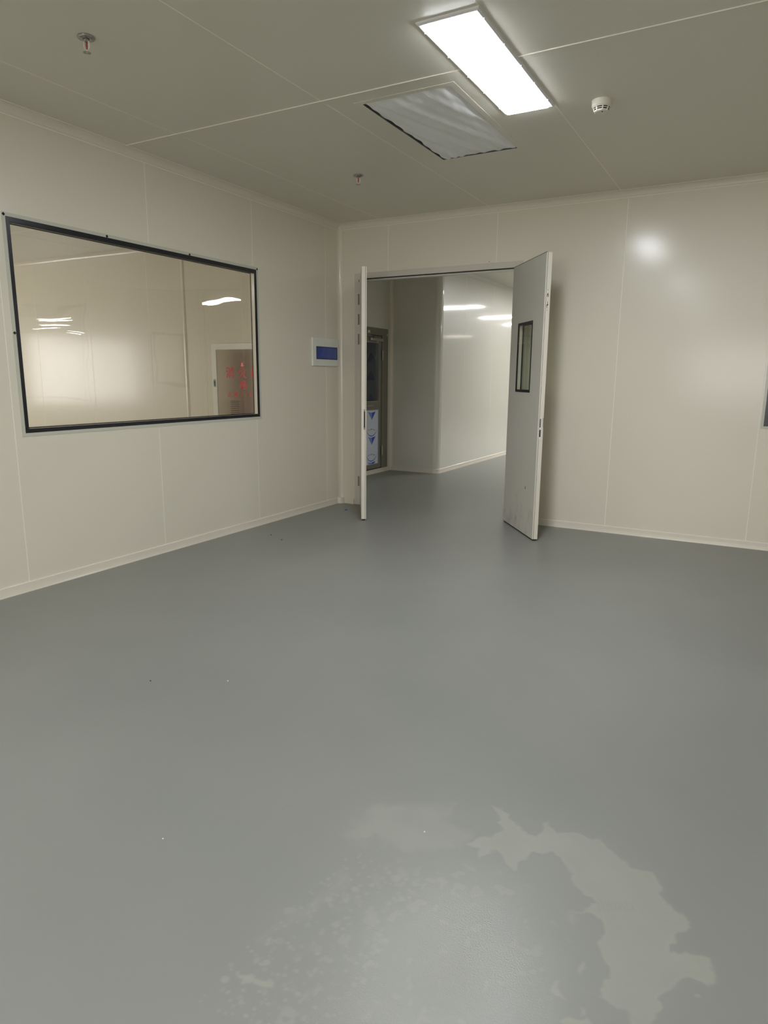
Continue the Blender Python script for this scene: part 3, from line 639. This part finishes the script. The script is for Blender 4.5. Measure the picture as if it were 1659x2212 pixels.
def hydrant_cabinet():
    t = thing('fire_hydrant_cabinet', 'metal fire hydrant cabinet with red Chinese lettering seen through the left window', 'cabinet', (-1.345, -.001, 0))
    F = lambda u, v, d: (u, -d, v)
    bm = bmesh.new(); ringrect(bm, F, -.462, .462, .12, 1.752, .072, -.0, .022); link('cabinet_frame', bm, 'cabframe', t, bevel=.003)
    bm = bmesh.new(); box(bm, -.392, .392, -.014, 0, .19, 1.682); d = link('cabinet_door', bm, 'polished', t)
    bm = bmesh.new(); box(bm, -.30, .30, -.010, 0, 1.755, 1.80); link('top_ledge', bm, 'wall', t)
    ry = Matrix.Rotation(math.pi/2, 4, 'X')
    def tx(s, x, z, size): return text('red_lettering', s, size, 'redtext', d, Matrix.Translation((x, -.0146, z)) @ ry)
    for s, x in (('消', -.185), ('火', .005), ('栓', .19)): tx(s, x, 1.405, .135)
    tx('箱', .012, 1.265, .115)
    for s, x in (('火', -.205), ('警', -.105), ('1', -.01), ('1', .055), ('9', .115)): tx(s, x, 1.155, .072)
    bm = bmesh.new(); 
    n = 20; R = .032
    prism(bm, [(.004+R*math.cos(6.2832*i/n), 1.505+R*math.sin(6.2832*i/n)) for i in range(n)], .014, .0148, F); link('red_emblem', bm, 'redtext', d)
    bm = bmesh.new(); prism(bm, [(-.012, 1.49), (.02, 1.49), (.02, 1.498), (.008, 1.498), (.014, 1.52), (.004, 1.53), (-.008, 1.515), (-.002, 1.498), (-.012, 1.498)], .0149, .0153, F); link('emblem_flame', bm, 'boxw', d)
    for i in range(9): boxo('louvre_slot', (-.19, -.06, -.0165, -.014, .905+i*.022, .909+i*.022), 'dark', d)
    l = boxo('lock_plate', (-.438, -.408, -.026, -.022, 1.245, 1.335), 'label', t)
    
    for za, zb in ((1.262, 1.275), (1.282, 1.297), (1.303, 1.315)): boxo('lock_slot', (-.431, -.416, -.028, -.026, za, zb), 'dark', l)
hydrant_cabinet()

# ------------------------------------------------------------------ lamps
def make_lamp(glow, name='ceiling_light', label='', group=None, L_=1.19, W_=.297, screws=False):
    t = thing(name, label, 'light', group=group)
    bm = bmesh.new(); hx, hy, d = W_/2, L_/2, .013
    def ring(a, b, z): return [bm.verts.new((sx*a, sy*b, z)) for sx, sy in ((-1, -1), (1, -1), (1, 1), (-1, 1))]
    R = [ring(hx, hy, 0), ring(hx, hy, -.007), ring(hx-.010, hy-.010, -d), ring(hx-.019, hy-.019, -d), ring(hx-.021, hy-.021, -d+.003)]
    for p, q in zip(R, R[1:]):
        for i in range(4): bm.faces.new([p[i], p[(i+1) % 4], q[(i+1) % 4], q[i]])
    link('housing', bm, 'whitecool', t)
    # diffuser with rounded corners, rim deepened so its sides add a bloom-like ceiling glow
    def rr(a, b, r, z):
        pts = []
        for cx, cy, s in ((a-r, b-r, 0), (-a+r, b-r, 1), (-a+r, -b+r, 2), (a-r, -b+r, 3)):
            for i in range(5):
                q = math.pi/2*(s+i/4); pts.append(bm.verts.new((cx+r*math.cos(q), cy+r*math.sin(q), z)))
        return pts
    bm = bmesh.new(); A = rr(hx-.020, hy-.020, .012, -d+.002); B = rr(hx-.027, hy-.027, .008, -d-.008); n = len(A)
    for i in range(n): bm.faces.new([A[i], A[(i+1) % n], B[(i+1) % n], B[i]])
    bm.faces.new(B); link('diffuser', bm, glow, t)
    if screws:
        for sx in (-1, 1):
            for f in (-.86, -.42, .0, .38, .80):
                bm = bmesh.new(); lathe(bm, [(0, -.010), (.003, -.010), (.003, 0), (0, 0)], 8, (sx*(hx-.0065), f*hy, -d+.008)); link('clip_screw', bm, 'whitecool', t)
    return t
main = make_lamp('lamp', label='glowing white rectangular LED panel light on the ceiling', screws=True)
main.location = (2.664, -2.672, H)
lamp_rear = []
for x, y, lb in ((2.664, -6.1, 'panel light on the ceiling behind the camera, in line with the visible one'), (6.1, -6.6, 'unseen panel light added as fill behind the camera at the right'), (2.664, -9.9, 'panel light on the ceiling farthest behind the camera')):  # the right-hand one is an unseen lamp added for fill
    c = copy_tree(main); c.location = (x, y, H); c['label'] = lb
hl = make_lamp('lamphall', label='panel light on the hall ceiling, nearest beyond the doorway', group='hall ceiling lights')
hl.location = (2.05, 8.1, H); hl.rotation_euler = (0, 0, math.pi/2)
for x, y in ((1.92, 10.8), (2.1, 13.2), (1.9, 5.3), (6.0, 4.8), (4.2, 8.1), (12.2, 5.4), (14.6, 7.1), (18.0, 9.2), (21.6, 13.2)):  # third and fifth are unseen lamps added to brighten the hall wall
    c = copy_tree(hl); c.location = (x, y, H); c['label'] = 'panel light on the hall ceiling farther beyond the doorway, two of these added as fill'
c = make_lamp('lampdim', label='dim warm panel light at the far end of the hall ceiling'); c.location = (6.3, 18.0, H); c.rotation_euler = (0, 0, math.pi/2)
nl = make_lamp('nextfill', label='unseen panel light added as fill in the next room, farther from its back wall')
nl.location = (-4.3, -6.4, H)  # both next-room lamps are unseen, added to brighten the view through the glass
c = copy_tree(nl); c.location = (-1.9, -5.0, H); c['label'] = 'unseen panel light added as fill in the next room, nearer the window'

# ------------------------------------------------------------------ ceiling vent with white sheet
def vent():
    t = thing('ceiling_vent', 'rectangular ceiling air vent covered with a loose white sheet beside the light', 'vent', ((VX0+VX1)/2, (VY0+VY1)/2, H))
    hx, hy = (VX1-VX0)/2, (VY1-VY0)/2
    bm = bmesh.new(); ringrect(bm, lambda u, v, d: (u, v, d), -hx-.035, hx+.035, -hy-.035, hy+.035, .036, -.0022, .0); link('vent_flange', bm, 'ceil', t)
    bm = bmesh.new(); ringrect(bm, lambda u, v, d: (u, v, d), -hx, hx, -hy, hy, .004, 0, .09); link('vent_throat', bm, 'throat', t)
    rng = np.random.default_rng(11); bm = bmesh.new(); nx, ny = 34, 66; V = []
    ax0, ax1, ay0, ay1 = -hx+.009, hx-.003, -hy+.004, hy-.006
    for j in range(ny+1):
        row = []
        for i in range(nx+1):
            u, v = i/nx, j/ny
            edge = min(u, 1-u, v*1.9, (1-v)*1.9)
            x = ax0+(ax1-ax0)*u; y = ay0+(ay1-ay0)*v
            if i == 0: x += .006*math.sin(v*23)+.004*math.sin(v*51)+.012*v*(1-v)*4*.4
            if j == ny: y += .004*math.sin(u*27)
            s = u*.8-v*.55
            z = .006+.0035*math.sin(s*17+2*math.sin(v*4))*min(1, edge*6)+.0025*math.sin(s*41+3*u)+.0015*math.sin(u*60+v*22)
            z -= .016*math.exp(-((u-.13)**2+(v-.93)**2)/.02)*math.sin(u*30+v*6)**2
            z -= .012*min(1, edge*5)
            row.append(bm.verts.new((x, y, z)))
        V.append(row)
    for j in range(ny):
        for i in range(nx): bm.faces.new([V[j][i], V[j][i+1], V[j+1][i+1], V[j+1][i]])
    link('white_sheet', bm, 'sheet', t, smooth=True)
vent()

# ------------------------------------------------------------------ smoke detector and sprinklers
def detector():
    t = thing('smoke_detector', 'round cream smoke detector on the ceiling right of the light', 'smoke detector', (3.060, -2.005, H))
    bm = bmesh.new(); lathe(bm, [(0, 0), (.056, 0), (.056, -.004), (0, -.004)], 40); link('mounting_base', bm, 'white', t, smooth=False)
    bm = bmesh.new(); lathe(bm, [(.054, -.004), (.0545, -.028), (.052, -.033), (.047, -.035), (0, -.035)], 40); link('detector_body', bm, 'white', t, smooth=False, bevel=0)
    bm = bmesh.new(); lathe(bm, [(.0445, -.035), (.0375, -.053), (0, -.053)], 40, mi=0); link('smoke_chamber', bm, 'dark', t)
    bm = bmesh.new(); lathe(bm, [(.0385, -.052), (.0385, -.058), (.032, -.061), (.0, -.061)], 40)
    for z, rr_ in ((-.036, .0465), (-.0445, .0432)):
        lathe(bm, [(rr_-.003, z+.0012), (rr_+.0006, z+.0012), (rr_-.0003, z-.0018), (rr_-.004, z-.0018)], 40)
    for k in range(8):
        a = math.pi/4*k+.35; m = Matrix.Rotation(a, 4, 'Z'); n0 = len(bm.verts)
        vs = [(.044, -.0032, -.034), (.0485, -.0032, -.034), (.041, -.0032, -.058), (.036, -.0032, -.058)]
        A = [bm.verts.new(m @ Vector(v)) for v in vs]; B = [bm.verts.new(m @ Vector((v[0], -v[1], v[2]))) for v in vs]
        bm.faces.new(A); bm.faces.new(B[::-1])
        for i in range(4): bm.faces.new([A[i], A[(i+1) % 4], B[(i+1) % 4], B[i]])
    link('vent_cage', bm, 'white', t)
    bm = bmesh.new(); lathe(bm, [(0, -.061), (.004, -.061), (.004, -.063), (0, -.063)], 12, (.008, -.014, 0)); link('status_light', bm, 'dark', t)
detector()
def sprinkler(label, loc):
    t = thing('fire_sprinkler', label, 'sprinkler', loc, .3, group='pendent fire sprinklers')
    bm = bmesh.new(); lathe(bm, [(.014, -.004), (.038, -.001), (.040, -.003), (.038, -.006), (.018, -.010), (.015, -.009), (.014, -.004)], 28); link('escutcheon', bm, 'chrome', t, smooth=True)
    bm = bmesh.new(); lathe(bm, [(0, 0), (.0125, 0), (.0125, -.015), (.009, -.018), (.009, -.022), (0, -.022)], 16); link('threaded_body', bm, 'chrome', t)
    bm = bmesh.new()
    for s in (-1, 1):
        path = [(.010, -.018), (.0135, -.028), (.013, -.042), (.008, -.052), (.002, -.057)]
        for (a, z0), (b, z1) in zip(path, path[1:]):
            w = .0022; vs = [(s*(a-w), -w, z0), (s*(a+w), -w, z0), (s*(a+w), w, z0), (s*(a-w), w, z0)]; ws = [(s*(b-w), -w, z1), (s*(b+w), -w, z1), (s*(b+w), w, z1), (s*(b-w), w, z1)]
            A = [bm.verts.new(v) for v in vs]; B = [bm.verts.new(v) for v in ws]
            for i in range(4): bm.faces.new([A[i], A[(i+1) % 4], B[(i+1) % 4], B[i]])
            bm.faces.new(A); bm.faces.new(B)
    lathe(bm, [(0, -.054), (.005, -.054), (.004, -.064), (0, -.064)], 12); link('yoke_arms', bm, 'white', t)
    bm = bmesh.new(); lathe(bm, [(0, -.021), (.0042, -.025), (.0048, -.036), (.0036, -.050), (0, -.054)], 14); link('glass_bulb', bm, 'red', t, smooth=True)
    bm = bmesh.new(); lathe(bm, [(0, -.0635), (.008, -.0635)], 24)
    for k in range(12):
        a = 2*math.pi*k/12; c, s_ = math.cos, math.sin
        pts = [(.007, a-.2), (.0175, a-.16), (.0175, a+.16), (.007, a+.2)]
        A = [bm.verts.new((r_*c(q), r_*s_(q), -.0635-(.0015 if r_ > .01 else 0))) for r_, q in pts]; B = [bm.verts.new((r_*c(q), r_*s_(q), -.0650-(.0015 if r_ > .01 else 0))) for r_, q in pts]
        bm.faces.new(A); bm.faces.new(B[::-1])
        for i in range(4): bm.faces.new([A[i], A[(i+1) % 4], B[(i+1) % 4], B[i]])
    link('deflector', bm, 'steel', t)
    return t
s1 = sprinkler('chrome fire sprinkler with red bulb at the upper left, nearer the camera', (1.108, -3.870, H))
s2 = copy_tree(s1); s2.location = (1.090, -1.405, H); s2['label'] = 'small chrome fire sprinkler near the ceiling corner, above the doorway'

# ------------------------------------------------------------------ distribution box on the left wall
t = thing('distribution_box', 'white wall box with a blue translucent lid on the left wall by the corner', 'electrical box', (0, 0, 0))
bm = bmesh.new()
box(bm, .0, .017, -.516, -.456, 1.486, 1.764); box(bm, .0, .017, -.068, -.040, 1.486, 1.764); box(bm, .0, .017, -.456, -.068, 1.486, 1.552); box(bm, .0, .017, -.456, -.068, 1.678, 1.764)
o = link('box_cover', bm, 'boxw', t, bevel=.002)
bm = bmesh.new(); ringrect(bm, fl, -.456, -.068, 1.552, 1.678, .004, .010, .0172); link('lid_gap', bm, 'dark', t)
bm = bmesh.new(); box(bm, .008, .0150, -.452, -.072, 1.556, 1.674); link('blue_lid', bm, 'blue', t, bevel=.002)

# ------------------------------------------------------------------ scraps on the floor
def scrap(name, loc, r, m, label, cat, h=.004, n=7, seed=1, group=None, ex=1.0):
    rg = random.Random(seed); bm = bmesh.new()
    P = [(r*ex*math.cos(6.283*i/n)*rg.uniform(.6, 1.15), r*math.sin(6.283*i/n)*rg.uniform(.6, 1.15)) for i in range(n)]
    A = [bm.verts.new((x, y, 0.0)) for x, y in P]; B = [bm.verts.new((x*.75, y*.75, h*rg.uniform(.6, 1.2))) for x, y in P]; c = bm.verts.new((0, 0, h))
    for i in range(n):
        j = (i+1) % n; bm.faces.new([A[i], A[j], B[j], B[i]]); bm.faces.new([B[i], B[j], c])
    bm.faces.new(A[::-1]); o = link(name, bm, m); o.location = loc; return tag(o, label, cat, group)
scrap('plastic_scrap', (.298, -.353, .0), .022, 'bluescrap', 'small scrap of blue plastic on the floor near the corner', 'scrap', .008, 6, 3)
scrap('dirt_crumb', (.347, -1.661, 0), .008, 'debris', 'dark crumb on the floor, left of two below the blue scrap', 'debris', .005, 6, 4)
scrap('dirt_crumb', (.537, -1.759, 0), .008, 'debris', 'dark crumb on the floor, right of two below the blue scrap', 'debris', .005, 6, 5)
scrap('dirt_crumb', (1.702, -4.248, 0), .004, 'debris', 'tiny dark speck on the open floor at the left of the white chip', 'debris', .003, 6, 6)
scrap('paint_chip', (2.008, -4.071, 0), .005, 'chip', 'white paint chip on the open floor in front of the window wall', 'debris', .003, 6, 7)
scrap('paint_chip', (2.578, -4.992, 0), .003, 'chip', 'white fleck on the floor at the lower left', 'debris', .002, 6, 8)
scrap('paint_chip', (3.253, -4.570, 0), .0028, 'chip', 'white fleck lying within the pale water mark', 'debris', .002, 6, 9)
